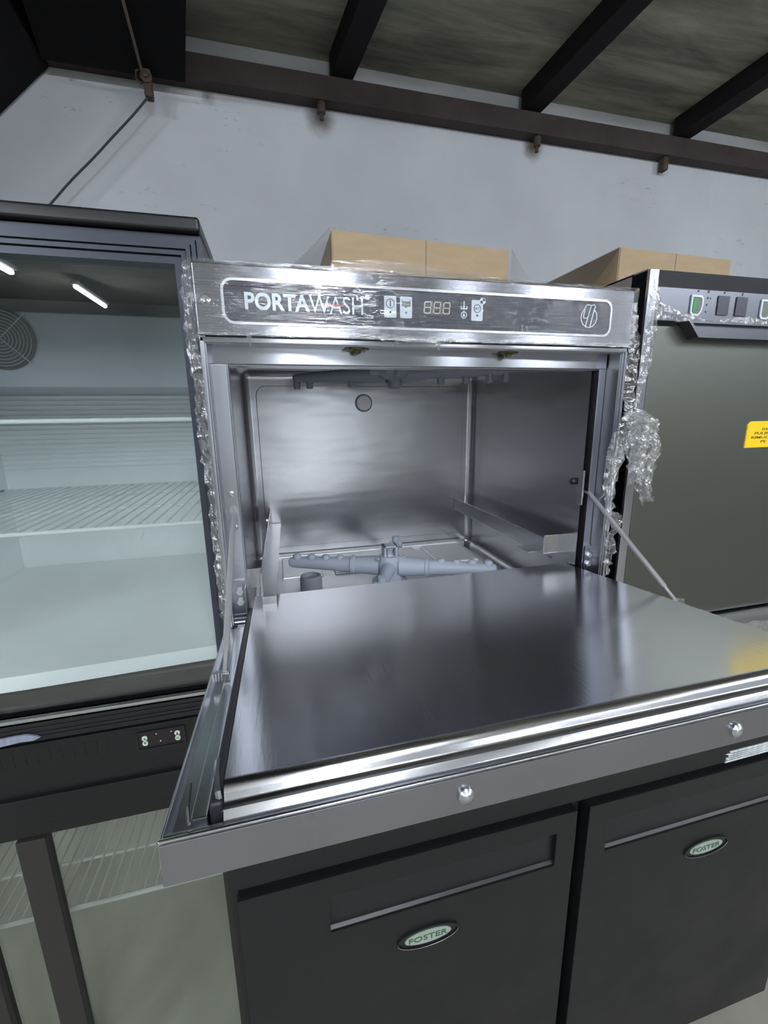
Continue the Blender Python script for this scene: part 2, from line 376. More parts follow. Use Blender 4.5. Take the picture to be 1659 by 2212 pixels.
for k, (x0, x1, z0, z1) in enumerate(((.2232,.2392,-.0512,-.0257),(.2440,.2600,-.0512,-.0257),(.3425,.3590,-.0508,-.0252))):
    q = bm_new(); prism(q, rrect(x0, x1, z0, z1, .0018), -.0010, .0005); q = build('button', q, M['ink_white'], cp)
    cx = (x0+x1)/2; b = bm_new()
    lathe(b, [(.0013,0),(.0013,.0004),(0,.0005)], (cx,-.0010,z0+.0065), (0,-1,0), 12)
    if k == 0:
        ring(b, ellipse(cx,z1-.009,.0056,.0056), ellipse(cx,z1-.009,.0049,.0049), -.0014, -.001); box(b, cx-.0006, cx+.0006, -.0014, -.001, z1-.0125, z1-.0055)
    elif k == 1:
        box(b, cx-.0054, cx+.0054, -.0014, -.001, z1-.0115, z1-.0058); prism(b, [(cx-.0028,z1-.0115),(cx+.0028,z1-.0115),(cx,z1-.0138)], -.0014, -.001)
        box(b, cx-.0058, cx-.0052, -.0014, -.001, z1-.0115, z1-.004); box(b, cx+.0052, cx+.0058, -.0014, -.001, z1-.0115, z1-.004)
    else:
        ring(b, ellipse(cx,z1-.0105,.0052,.0052), ellipse(cx,z1-.0105,.0045,.0045), -.0014, -.001); text_bm(b, 'SET', cx-.0037, cx+.0037, z1-.0121, z1-.0089, -.001)
    build('symbol', b, M['ink_dark' if k != 1 else 'ink_grey'], q)
b = bm_new()                                                    # three unlit 8. figures
for k in range(3):
    x0 = .2762+k*.0131; w, h, th, z0 = .0086, .0134, .0012, -.0438
    def seg(ax, az, bx, bz):
        def S(x, z): return x0+x+.0012*(z/h), z0+z
        for (px, pz, qx, qz) in ((ax, az, bx, bz),):
            d = Vector((qx-px, qz-pz)); L = d.length; d /= L; n = Vector((-d.y, d.x))*th/2; g = .0006
            A = Vector((px, pz))+d*g; B = Vector((qx, qz))-d*g
            prism(b, [S(*(A-n)), S(*(B-n)), S(*(B+d*.0003)), S(*(B+n)), S(*(A+n))], -.0010, -.0004)
    seg(0,0,w,0); seg(0,h/2,w,h/2); seg(0,h,w,h); seg(0,0,0,h/2); seg(0,h/2,0,h); seg(w,0,w,h/2); seg(w,h/2,w,h)
    if k < 2:
        box(b, x0+w+.0012, x0+w+.0020, -.0010, -.0004, z0-.0004, z0+.0004); box(b, x0+w+.0030, x0+w+.0033, -.0007, -.0004, z0-.001, z0+h+.001)
build('digit_display', b, M['digit'], cp)
b = bm_new()                                                    # fill and temperature symbols
x = .3318
box(b, x-.0006, x+.0006, -.001, -.0004, -.0335, -.0270); prism(b, [(x-.0022,-.0335),(x+.0022,-.0335),(x,-.0358)], -.001, -.0004)
prism(b, [(x-.0046,-.0330),(x-.0036,-.0330),(x-.0036,-.0358),(x+.0036,-.0358),(x+.0036,-.0330),(x+.0046,-.0330),(x+.0046,-.0372),(x-.0046,-.0372)], -.001, -.0004)
ring(b, ellipse(x,-.0442,.0044,.0044), ellipse(x,-.0442,.0034,.0034), -.001, -.0004); box(b, x-.0006, x+.0006, -.001, -.0004, -.0442, -.0382); lathe(b, [(.0018,0),(.0018,.0006),(0,.0007)], (x,-.0004,-.0448), (0,-1,0), 14)
build('icon', b, M['ink_white'], cp)
b = bm_new(); cx, cz = .3580, -.0262
prism(b, ellipse(cx, cz, .0042, .0042), -.0016, -.0009); build('quarter_dial', b, M['ink_white'], cp)
b = bm_new()
for a0 in (0, PI):
    prism(b, [(cx,cz)]+[(cx+.0035*math.cos(a0+PI/2*k/6), cz+.0035*math.sin(a0+PI/2*k/6)) for k in range(7)], -.0019, -.0015)
build('dial_quarters', b, M['ink_dark'], cp)
b = bm_new()                                                    # round maker's mark with two slanted bars
cx, cz, R = .5245, -.0400, .0132
def stroke(pts, r=.00075, closed=False): tube(b, [(p[0], -.0009, p[1]) for p in pts], r, 6, closed=closed)
stroke([(cx+R*math.cos(a), cz+R*1.0*math.sin(a)) for a in [math.radians(v) for v in range(132, 413, 8)]])
def bar(pts): stroke([(cx+p[0], cz+p[1]) for p in pts])
bar([(-.0048,-.0122),(.0022,.0150),(.0010,.0164),(-.0040,.0166),(-.0062,.0150),(-.0088,.0096)])
bar([(.0026,-.0128),(.0080,.0112),(.0096,.0148),(.0078,.0166),(.0040,.0166),(.0022,.0150)])
bar([(-.0072,.0092),(-.0096,.0010),(-.0080,-.0012),(-.0038,-.0012),(-.0018,.0004)])
build('maker_mark', b, M['ink_white'], cp)
b = bm_new(); lathe(b, [(.0058,0),(.0058,.0012),(.0048,.0018),(.0026,.0008),(.0012,.0006),(0,-.001)], (.0122,0,-.0405), (0,-1,0), 20); build('panel_screw', b, M['trim_bright'], cp)

b = bm_new()                                                    # frame round the opening
box(b, .0035, .0262, .0305, .0365, -.475, -.1065, .001); box(b, .578, .5895, .0305, .0365, -.475, -.1045, .001)
box(b, .0262, .0275, .0305, .06, -.46, -.1065, .0004); box(b, .5765, .578, .0305, .06, -.46, -.1065, .0004)
box(b, .0035, .5895, .026, .032, -.475, -.452, .001)
box(b, .0262, .578, .034, .062, -.108, -.1065, .0004)
# recess walls between the outer rim and the frame
box(b, .002, .0038, .005, .036, -.475, -.083, .0003); box(b, .590, .5945, .005, .036, -.475, -.083, .0003)
build('opening_frame', b, M['steel_v'], dw)
b = bm_new(); box(b, .0035, .588, .029, .036, -.1065, -.0835, .001); box(b, .001, .599, 0, .006, -.086, -.0795, .0015); box(b, .005, .595, .006, .032, -.0865, -.0815, .001); build('frame_head', b, M['steel'], dw)

t_ = bmesh.new(); bmesh.ops.create_cube(t_, size=1)              # pressed wash tank with rounded corners, open at the front
X0, X1, Y0, Y1, Z0, Z1 = .018, .5660, .034, .455, -.512, -.075
for v in t_.verts: v.co = Vector(((X0+X1)/2+v.co.x*(X1-X0), (Y0+Y1)/2+v.co.y*(Y1-Y0), (Z0+Z1)/2+v.co.z*(Z1-Z0)))
bmesh.ops.bevel(t_, geom=[e for e in t_.edges if max(v.co.y for v in e.verts) > .4], offset=.016, segments=5, affect='EDGES', profile=.5)
bmesh.ops.delete(t_, geom=[f for f in t_.faces if f.calc_center_median().y < Y0+.001], context='FACES')
bmesh.ops.reverse_faces(t_, faces=t_.faces[:])
b = bm_new(); join(b, t_)
tank = build('wash_tank', b, M['steel_tank'], dw, 50, recalc=False)
b = bm_new(); prism(b, rrect(.044,.540,-.478,-.104,.022), .4515, .456, bev=.0018); build('back_panel', b, M['steel_tank'], tank, 50)
b = bm_new()                                                    # pressed floor of the tank: rim, well and ribs
box(b, .06, .535, .06, .448, -.509, -.5035, .004, 3)
for x0, x1 in ((.075,.16),(.185,.40),(.42,.52)): box(b, x0, x1, .30, .43, -.505, -.4985, .004, 3)
box(b, .06, .535, .10, .15, -.505, -.497, .004, 3); box(b, .05, .545, .43, .452, -.51, -.4945, .004, 3)
build('tank_floor', b, M['tank_base'], tank)
b = bm_new(); lathe(b, [(.0205,0),(.0205,.002),(.0175,.0035)], (.2865,.4515,-.1425), (0,-1,0), 24); build('cap_ring', b, M['grey_plastic_dark'], tank)
b = bm_new(); lathe(b, [(.0168,0),(.0168,.004),(.014,.0055),(0,.006)], (.2865,.4495,-.1425), (0,-1,0), 24); build('wall_cap', b, M['white_cap'], tank)
b = bm_new()
tube(b, [(.5655,.41,-.436),(.5655,.10,-.436)], .0015, 6); tube(b, [(.5655,.41,-.436),(.5655,.43,-.428),(.5655,.41,-.424),(.5655,.36,-.424)], .0012, 6)
build('pressed_rib', b, M['trim_bright'], tank)
for side in (0, 1):                                             # angle rails that carry the rack
    b = bm_new()
    if side:
        box(b, .5200, .5225, .06, .45, -.412, -.383, .0008); box(b, .5200, .5660, .06, .45, -.4135, -.4115, .0006); box(b, .5220, .5660, .062, .0645, -.412, -.380, .0006); box(b, .5005, .5220, .075, .11, -.4135, -.4115, .0005)
    else:
        prism(b, [(.0465,.018),(.0485,.018),(.0590,.448),(.0570,.448)], -.417, -.383, 'z'); prism(b, [(.0465,.018),(.0660,.018),(.0795,.448),(.0570,.448)], -.4190, -.4170, 'z')
        box(b, .0465, .0660, .016, .018, -.440, -.4170, .0004); box(b, .0180, .0475, .05, .0515, -.415, -.386, .0004)
        lathe(b, [(.006,0),(.006,.004),(.003,.005),(.003,.01),(0,.01)], (.048,.40,-.397), (1,0,0), 10)
    build('rack_rail', b, M['steel_tank'], dw)

# spray arms
HUB = Vector((.285, .222, -.466)); A1 = Vector((.92,-.385,0)).normalized(); A2 = Vector((.385,.92,0)).normalized()
b = bm_new()
for s in (-1, 1):
    tube(b, [HUB+A1*s*t for t in (.020,.040,.070,.072,.078,.080,.14,.20,.207,.210)], [.020,.0185,.0165,.0185,.0185,.0155,.0135,.0115,.010,.006], 16)
    up = Vector((0,0,.010 if s > 0 else -.002))
    tube(b, [HUB+A2*s*.01, HUB+A2*s*.045+up*.3, HUB+A2*s*.075+up, HUB+A2*s*.10+up*1.5], [.016,.0115,.0095,.009], 12)
    q = HUB+A2*s*.10+up*1.5; tube(b, [q+A1*-.014, q+A1*.014], .008, 10); tube(b, [q+Vector((0,0,-.006)), q+Vector((0,0,.018))], .0075, 10)
lathe(b, [(.036,-.036),(.036,-.030),(.026,-.026),(.023,-.012),(.024,.010),(.020,.022)], HUB, (0,0,1), 22)
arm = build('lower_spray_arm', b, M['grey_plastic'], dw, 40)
b = bm_new()                                                    # open square cage on the hub and its steel screw
for sx in (-1, 1): box(b, HUB.x+sx*.0115-.002, HUB.x+sx*.0115+.002, HUB.y-.012, HUB.y+.012, HUB.z+.018, HUB.z+.044, .001)
box(b, HUB.x-.0135, HUB.x+.0135, HUB.y-.012, HUB.y+.012, HUB.z+.040, HUB.z+.044, .001); box(b, HUB.x-.0135, HUB.x+.0135, HUB.y-.012, HUB.y+.012, HUB.z+.017, HUB.z+.021, .001)
build('hub_cage', b, M['grey_plastic'], arm)
b = bm_new(); lathe(b, [(.0085,.021),(.0085,.027),(.0065,.028),(.0065,.034),(.0085,.035),(.0085,.038),(0,.039)], HUB, (0,0,1), 16)
for s in (-1, 1): lathe(b, [(.0035,.018),(.0035,.023),(0,.025)], HUB+Vector((.026*s,-.01,0)), (0,0,1), 10)
build('hub_screw', b, M['steel_rod'], arm)
for s in (-1, 1):
    for d in (.102,.132,.162,.193):
        p = HUB+A1*s*d+Vector((0,0,.008)); b = bm_new()
        lathe(b, [(.0085,-.008),(.0095,.002),(.0085,.007),(.005,.0105),(0,.011)], p, (0,0,1), 14); build('spray_nozzle', b, M['grey_plastic'], arm)
UH = Vector((.300,.228,-.0975)); A1 = Vector((.874,-.486,0)).normalized(); A2 = Vector((.486,.874,0)).normalized(); b = bm_new()
for s in (-1, 1):
    tube(b, [UH+A1*s*.015, UH+A1*s*.06+Vector((0,0,.001)), UH+A1*s*.195+Vector((0,0,-.001)), UH+A1*s*.203+Vector((0,0,-.001))], [.016,.013,.0085,.006], 14)
    tube(b, [UH+A2*s*.01, UH+A2*s*.06, UH+A2*s*.085, UH+A2*s*.095], [.014,.011,.011,.007], 12)
    p = UH+A2*s*.082; tube(b, [p+A1*-.02, p+A1*.02], .009, 10)
lathe(b, [(.028,.016),(.034,.004),(.030,-.008),(.014,-.011),(.0125,-.024),(.009,-.026)], UH, (0,0,1), 20)
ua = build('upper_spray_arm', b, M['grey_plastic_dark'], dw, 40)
for s in (-1, 1):
    for d in (.085,.13,.17,.197):
        if s < 0 and d == .13: continue
        p = UH+A1*s*d; b = bm_new(); lathe(b, [(.0075,.0),(.0068,-.012),(.0062,-.021),(.003,-.022)], p, (0,0,1), 12); build('spray_nozzle', b, M['grey_plastic_dark'], ua)
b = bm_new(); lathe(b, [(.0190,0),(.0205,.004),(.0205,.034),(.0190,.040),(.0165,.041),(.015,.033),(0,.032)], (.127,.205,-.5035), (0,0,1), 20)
build('filter_cup', b, M['grey_plastic_dark'], dw)

# the door, hinged at the lower edge and folded 84 degrees down
TL = math.radians(6); DO = Vector((0,0,-.443)); DU = Vector((0,-math.cos(TL),math.sin(TL))); DN = Vector((0,math.sin(TL),math.cos(TL)))
DM = Matrix(((1,0,0,0),(0,DU.y,DN.y,0),(0,DU.z,DN.z,DO.z),(0,0,0,1)))     # (x, s, h) -> scene
DX0, DX1, DS = -.001, .601, .346
b = bm_new()
box(b, DX0, DX1, .0, DS, -.027, -.007, .0025, 3, DM)                           # outer skin
for x0, x1 in ((DX0,DX0+.0022),(DX1-.0022,DX1)): box(b, x0, x1, .0, DS-.001, -.012, .0, .0008, 2, DM)
box(b, DX0, DX1, DS-.0028, DS, -.020, .0015, .0012, 3, DM)
for x0, x1 in ((.014,.0242),(.5735,.585)): box(b, x0, x1, .01, .334, -.009, .001, .0012, 2, DM)     # inner steps
box(b, .0, .6, .338, DS-.001, -.009, -.001, .001, 2, DM)
door = build('door', b, M['steel_liner'], dw)
b = bm_new(); box(b, DX0+.001, DX1-.001, DS-.0005, DS+.0012, -.0262, -.0002, .0008, 2, DM); build('door_front_edge', b, M['steel_front'], door)
b = bm_new()
prof = [(-.060,.002),(-.060,.0145),(-.057,.0165),(.3240,.0165),(.3275,.0160),(.3300,.0145),(.3318,.0115),(.3326,.0085),(.3338,.0068),(.3362,.0064),(.3382,.0062),(.3392,.0046),(.3405,.0022),(.3415,.0005),(.3415,-.008),(-.03,-.008)]
prism(b, prof, .0340, .5630, 'x', DM); build('door_liner', b, M['steel_liner'], door, 48)
for x0, x1 in ((.0245,.0335),(.5635,.5732)):
    b = bm_new(); box(b, x0, x1, -.035, .333, -.008, .0080, .003, 3, DM); build('door_gasket', b, M['rubber'], door)
for pts, rr in (([(.0315,.331,.0),(.0300,.328,.011),(.0280,.315,.015),(.0275,.305,.0155)], .0020), ([(.5655,.331,.0),(.5665,.328,.011),(.5685,.315,.015),(.569,.305,.0155)], .0020), ([(.0140,.337,.0),(.0125,.330,.006),(.0105,.310,.0065)], .0012)):
    b = bm_new(); tube(b, [DM@Vector(p) for p in pts], rr, 6); build('gasket_clip', b, M['trim_bright'], door)
for x in (.186, .418):
    b = bm_new(); lathe(b, [(.0062,0),(.0058,.0025),(.0038,.0045),(0,.0052)], DM@Vector((x, DS+.0008, -.0135)), DU, 18); build('door_stud', b, M['trim_bright'], door)
for s, (p, q) in enumerate(((Vector((.0186,.030,-.2943)), DM@Vector((.0150,.158,.008))), (Vector((.5790,.030,-.3030)), DM@Vector((.5885,.140,.008))))):
    b = bm_new(); d = (q-p).normalized()
    tube(b, [p-d*.0+Vector((0,.012,.002)), p, p+d*.004, q-d*.022, q-d*.020, q], [.0036,.0036,.0036,.0036,.0022,.0022], 10)
    rod = build('door_rod', b, M['steel_rod'], dw)
    b = bm_new(); x = q.x; sg = -1 if s == 0 else 1
    sa = .158 if s == 0 else .140
    for k in range(4): xa = x+sg*(.002+k*.0026); xb = x+sg*(.0039+k*.0026); box(b, min(xa,xb), max(xa,xb), sa-.004, sa+.004, .0005, .0085, .0004, 2, DM)
    box(b, x-.0045, x+.0045, sa-.0025, sa+.0025, .0045, .0075, .001, 2, DM)
    build('rod_anchor', b, M['trim_bright'], rod)
b = bm_new()
for x, z in ((.0178,-.2715),(.0186,-.318)): lathe(b, [(.0042,0),(.0038,.0018),(.0020,.0024),(.0018,.001),(0,.001)], (x,.0305,z), (0,-1,0), 14)
ring(b, rrect(.0138,.0236,-.318,-.288,.0045), rrect(.0152,.0222,-.3165,-.2895,.0034), .0295, .031)
build('frame_screw', b, M['trim_bright'], dw)
b = bm_new(); prism(b, rrect(.0060,.0262,-.449,-.3925,.003), .0265, .0305); tube(b, [(.006,.020,-.452),(.0265,.020,-.452)], .0065, 12); box(b, .0245,.0262,.012,.030,-.445,-.40,.0006)
hb = build('hinge_bracket', b, M['steel_v'], dw)
for z in (-.4090, -.4245):
    b = bm_new(); lathe(b, [(.0058,0),(.0058,.0032),(.0046,.0042),(0,.0042)], (.0172,.0265,z), (0,-1,0), 6); build('hinge_bolt', b, M['steel_rod'], hb, 20)
b = bm_new(); prism(b, rrect(.5775,.5945,-.449,-.3925,.003), .0265, .0305); tube(b, [(.5765,.020,-.452),(.5940,.020,-.452)], .0065, 12)
hb = build('hinge_bracket', b, M['steel_v'], dw)
for z in (-.4090, -.4245):
    b = bm_new(); lathe(b, [(.0052,0),(.0052,.0032),(.0042,.0042),(0,.0042)], (.5855,.0265,z), (0,-1,0), 6); build('hinge_bolt', b, M['steel_rod'], hb, 20)
for x, sc in ((.190, 1.), (.4105, .85)):
    b = bm_new(); lathe(b, [(.011*sc,0),(.011*sc,-.002),(.006*sc,-.004),(.0045*sc,-.007),(0,-.008)], (x,.018,-.0862), (0,0,1), 16); box(b, x-.016*sc, x+.016*sc, .014, .022, -.0885, -.0863, .001); build('door_catch', b, M['brass'], dw)
b = bm_new(); box(b, .5625, .5662, .028, .040, -.322, -.264, .001); build('latch_strip', b, M['trim_bright'], dw)
b = bm_new(); lathe(b, [(.0055,0),(.0055,.006),(.0035,.009),(0,.009)], (.566,.050,-.2845), (-1,0,0), 12); build('latch_button', b, M['rubber'], dw)

# ------------------------------------------------------------------ the closed dishwasher to the right
RX0, RX1, RT = .6225, 1.2225, .0316
rw = thing('commercial_dishwasher', (.92,.3,DB), 'closed steel dishwasher with yellow warning sticker on its greenish door', 'dishwasher')
b = bm_new()
box(b, RX0, RX0+.006, .004, .6, DB+.03, RT, .001); box(b, RX1-.006, RX1, .004, .6, DB+.03, RT, .001); box(b, RX0, RX1, .594, .6, DB+.03, RT, .001)
box(b, RX0, RX1, .03, .6, RT-.004, RT, .001); box(b, RX0+.006, RX1-.006, .05, .594, DB+.03, DB+.036)
box(b, RX0, RX0+.0165, .0, .035, -.545, RT-.001, .0015); box(b, RX1-.0165, RX1, .0, .035, -.545, RT-.001, .0015)
box(b, RX0+.0165, RX1-.0165, .030, .035, -.545, -.03)
for x in (.67, 1.17):
    for y in (.07, .53): lathe(b, [(.018,0),(.018,.012),(.012,.014),(.012,.03)], (x,y,DB), (0,0,1), 14)
build('housing', b, M['steel_v'], rw)
b = bm_new(); prism(b, [(.030,RT),(.004,RT-.001),(.012,.0105),(.012,-.036),(.020,-.038),(.030,-.038)], RX0+.0165, RX1-.0165, 'x')
cp2 = build('control_panel', b, M['steel_fascia'], rw, 20)
def fascia_key(cx, cz, w, h):
    k = bm_new(); o = [(cx-w/2,cz+h/2),(cx+w*.30,cz+h/2),(cx+w*.48,cz+h*.38),(cx+w/2,cz+h*.05),(cx+w*.42,cz-h*.28),(cx+w*.18,cz-h*.5),(cx-w*.35,cz-h/2),(cx-w*.5,cz-h*.36)]
    i = [(cx+(p[0]-cx)*.78, cz+(p[1]-cz)*.80) for p in o]
    ring(k, o, i, .0098, .0118); return build('button', k, M['ink_white'], cp2), i
for k, x in enumerate((.7265, .868, .896)):
    bt, inner = fascia_key(x, -.0128, .0235, .030)
    b = bm_new(); prism(b, inner, .0108, .0119); build('button_face', b, M['ink_grey'], bt)
    if k == 0:
        b = bm_new(); prism(b, rrect(x-.0078, x-.0005, -.0225, -.0035, .002), .0100, .0110); build('green_light', b, M['green'], bt)
for x0, x1 in ((.7675,.790),(.8045,.827)):
    b = bm_new(); prism(b, rrect(x0,x1,-.0245,.0035,.0008), .0105, .0119); build('display_window', b, M['panel_blue'], cp2)
for x, z, r in ((.7275,.0085,.0016),(.7475,.0085,.0020),(.7475,-.0005,.0016),(.7470,-.0105,.0014),(.7470,-.0205,.0014),(.7530,-.001,.0010),(.7795,.0085,.0016),(.8165,.0085,.0014),(.8155,.0065,.001)):
    b = bm_new(); lathe(b, [(r,0),(r,.0006),(0,.0007)], (x,.012,z), (0,-1,0), 10); build('indicator_mark', b, M['ink_dark'], cp2)
b = bm_new(); box(b, RX0+.0185, RX1-.0185, .002, .030, -.5385, -.046, .0015)
rd = build('door', b, M['steel_dull'], rw)
b = bm_new()
o = [(.684,-.0400),(1.161,-.0400),(1.139,-.0640),(.706,-.0640)]; i_ = [(.700,-.0430),(1.145,-.0430),(1.132,-.0600),(.713,-.0600)]
vs = [[b.verts.new((p[0], y, p[1])) for p in lp] for lp, y in ((o,.004),([(.686,-.0415),(1.159,-.0415),(1.137,-.0640),(.708,-.0640)],-.016),([(.694,-.0440),(1.151,-.0440),(1.133,-.0612),(.712,-.0612)],-.016),(i_,-.010))]
for A, B in zip(vs, vs[1:]):
    for k in range(4): b.faces.new((A[k], A[(k+1) % 4], B[(k+1) % 4], B[k]))
b.faces.new(vs[-1]); b.faces.new(vs[0][::-1])
build('door_handle', b, M['steel_fascia'], rd, 20)
ys, z0, z1 = .0012, -.2350, -.1905
b = bm_new(); pts = [(.864,z1),(1.0,z1),(1.0,z0)]; n = 16
for k in range(n): pts += [(.8560, z0+(z1-.006-z0)*(k/n)), (.8602, z0+(z1-.006-z0)*((k+.5)/n))]
pts.append((.8560, z1-.006)); prism(b, pts, ys, ys+.0008); lab = build('warning_sticker', b, M['yellow'], rd)
b = bm_new()
for s, xa, xb, zz in (('DA', .892, .905, -.2060), ('PULIRE PRIMA', .8765, .956, -.2130), ('RIMUOVERE LA', .8705, .962, -.2200), ('PE', .893, .905, -.2270)): text_bm(b, s, xa, xb, zz, zz+.0042, ys-.0001, .0003, .01)
build('sticker_lettering', b, M['sticker_ink'], lab)
b = bm_new(); box(b, RX0, RX1, -.012, .03, -.556, -.5425, .0015); box(b, RX0, RX1, -.004, .03, DB+.03, -.556, .0015); build('base_panel', b, M['steel_v'], rw)

# ------------------------------------------------------------------ cardboard boxes on the dishwashers
def carton(x0, x1, y0, y1, z0, zl, zr, fold, label, loc):
    t = thing('cardboard_box', loc, label, 'box', 'cartons on the dishwashers')
    b = bm_new(); A = [(x0,y0,z0),(x1,y0,z0),(x1,y1,z0),(x0,y1,z0)]; B = [(x0,y0,zl),(x1,y0,zr),(x1,y1,zr),(x0,y1,zl)]
    va = [b.verts.new(p) for p in A]; vb = [b.verts.new(p) for p in B]
    b.faces.new(va[::-1]); b.faces.new(vb)
    for k in range(4): b.faces.new((va[k], va[(k+1) % 4], vb[(k+1) % 4], vb[k]))
    bmesh.ops.bevel(b, geom=b.edges[:], offset=.0015, segments=2, affect='EDGES')
    build('carton_body', b, M['cardboard'], t)
    zf = zl+(zr-zl)*(fold-x0)/(x1-x0)
    b = bm_new(); box(b, fold-.0005, fold+.0005, y0-.0006, y0+.0004, z0, zf-.001); build('carton_seam', b, M['ink_grey'], t)
    b = bm_new(); ym = (y0+y1)/2
    vs = [b.verts.new(p) for p in ((x0+.004,ym-.03,zl+.0006),(x1-.004,ym-.03,zr+.0006),(x1-.004,ym+.03,zr+.0006),(x0+.004,ym+.03,zl+.0006))]; b.faces.new(vs)
    bmesh.ops.solidify(b, geom=b.faces[:], thickness=.0004); build('packing_tape', b, mat('packing_tape_brown', (170,138,92), .3), t)
    return t
carton(.181, .478, .15, .46, .0005, .1013, .0940, .332, 'brown carton wrapped in film on top of the open dishwasher', (.33,.3,.0005))
carton(.714, .977, .17, .40, RT+.0005, .1225, .1185, .842, 'brown carton on top of the closed dishwasher with the yellow sticker', (.845,.285,RT+.0005))

# ------------------------------------------------------------------ stretch film
def crumple(b, spine, widths, across, n_w=8, sub=6, amp=.006, freq=60., seed=0):
    """a creased ribbon along spine; across = direction of its width"""
    across = Vector(across).normalized(); spine = [Vector(p) for p in spine]; rows = []
    total = (len(spine)-1)*sub
    for i in range(total+1):
        k = min(i//sub, len(spine)-2); f = i/sub-k
        p = spine[k].lerp(spine[k+1], f); w = widths[k]*(1-f)+widths[k+1]*f
        row = []
        for j in range(n_w+1):
            q = p+across*w*(j/n_w-.5)
            nv = noise.noise_vector(q*freq+Vector((seed*7.3, seed*3.1, 0)))+noise.noise_vector(q*freq*2.7+Vector((0, seed*5.7, 11)))*.5
            row.append(b.verts.new(q+Vector((nv.x*.8, nv.y, nv.z*.8))*amp))
        rows.append(row)
    for A, B in zip(rows, rows[1:]):
        for j in range(n_w):
            b.faces.new((A[j], A[j+1], B[j+1])) if (j+len(rows)) % 2 else b.faces.new((A[j], A[j+1], B[j+1], B[j]))
            if (j+len(rows)) % 2: b.faces.new((A[j], B[j+1], B[j]))
def sheet(b, f, nu, nv):
    g = [[b.verts.new(f(i/nu, j/nv)) for j in range(nv+1)] for i in range(nu+1)]
    for i in range(nu):
        for j in range(nv): b.faces.new((g[i][j], g[i+1][j], g[i+1][j+1], g[i][j+1]))
fw = thing('stretch_film', (.3,.1,-.4), 'crinkled clear stretch film torn round the open dishwasher and its carton', 'plastic film')
b = bm_new()                                                    # pulled tight over the control strip
def tight(u, v):
    x = -.003+.606*u; z = -.0745+.0765*v
    edge = .0016*noise.noise(Vector((x*40, z*300, 1)))+.0010*noise.noise(Vector((x*9, z*700, 4)))
    lo = .004*noise.noise(Vector((x*30, 0, 2)))*(1-v)**4
    return Vector((x, -.0042+edge*.9, z+lo))
sheet(b, tight, 150, 26); build('film_sheet', b, M['film_flat'], fw, 60)
b = bm_new()                                                    # ragged lower hem of the strip
pts = [(.0+.6*k/12, -.0035, -.0765) for k in range(13)]
crumple(b, pts, [.003,.002,.005,.002,.003,.008,.008,.004,.006,.003,.005,.005,.006], (0,.2,1), 3, 10, .0016, 150, 3); build('film_hem', b, M['film'], fw, 0)
for x, L in ((.0565,.016),(.2375,.012),(.2950,.015)):
    b = bm_new(); crumple(b, [(x,-.003,-.074),(x+.001,-.002,-.082),(x+.002,.001,-.074-L)], [.006,.007,.002], (1,0,0), 3, 6, .0022, 240, int(x*100)); build('film_tail', b, M['film'], fw, 0)
b = bm_new()                                                    # rolled edge down the left side
crumple(b, [(-.004,.0,.001),(-.009,.015,-.03),(-.010,.02,-.08),(-.006,.015,-.15),(-.006,.01,-.20),(-.003,.005,-.26),(-.004,.005,-.34),(-.003,.005,-.42),(-.002,.0,-.46)],
        [.006,.012,.016,.014,.020,.010,.012,.012,.008], (1,-.5,0), 6, 12, .0048, 110, 5)
crumple(b, [(-.001,.03,-.02),(-.004,.06,-.12),(-.003,.04,-.22),(-.002,.03,-.36),(-.001,.02,-.45)], [.010,.022,.016,.012,.006], (.6,-1,0), 5, 14, .004, 90, 8)
build('film_roll', b, M['film'], fw, 0)
b = bm_new()                                                    # over the carton: flat on its top and slanting down to the sides
def drapeL(u, v):
    x = .179-.165*u; top = .1000*(1-u)**1.75+.003
    return Vector((x, .146+.02*u+.002*math.sin(v*9), -.002*0+.002+(top-.002)*v))
sheet(b, drapeL, 16, 10); build('film_drape', b, M['film_drape'], fw, 60); b = bm_new()
def drapeR(u, v):
    x = .481+.088*u; top = .0925*(1-u)**1.15+.003
    return Vector((x, .146+.01*u, .002+(top-.002)*v))
sheet(b, drapeR, 12, 8)
build('film_drape', b, M['film_drape'], fw, 60)
b = bm_new()
def front(u, v):
    x = .178+.303*u; return Vector((x, .1465+.0012*noise.noise(Vector((x*20, v*12, 0))), .002+.055*v+.006*math.sin(u*5)*v))
sheet(b, front, 20, 8); build('film_band', b, M['film_flat'], fw, 60)
b = bm_new()                                                    # edge along the top
crumple(b, [(.0+.6*k/10, .012, .0035) for k in range(11)], [.014]*11, (0,1,.15), 4, 10, .0022, 150, 12); build('film_edge', b, M['film'], fw, 0)
b = bm_new()                                                    # torn bundle hanging in the gap on the right
K = Vector((.606,-.012,-.172))
crumple(b, [(.600,.002,-.02),(.607,-.002,-.07),(.606,-.002,-.11),(.603,-.004,-.15),K], [.010,.014,.020,.018,.024], (1,-.3,0), 6, 10, .004, 110, 21)
build('film_roll', b, M['film'], fw, 0)
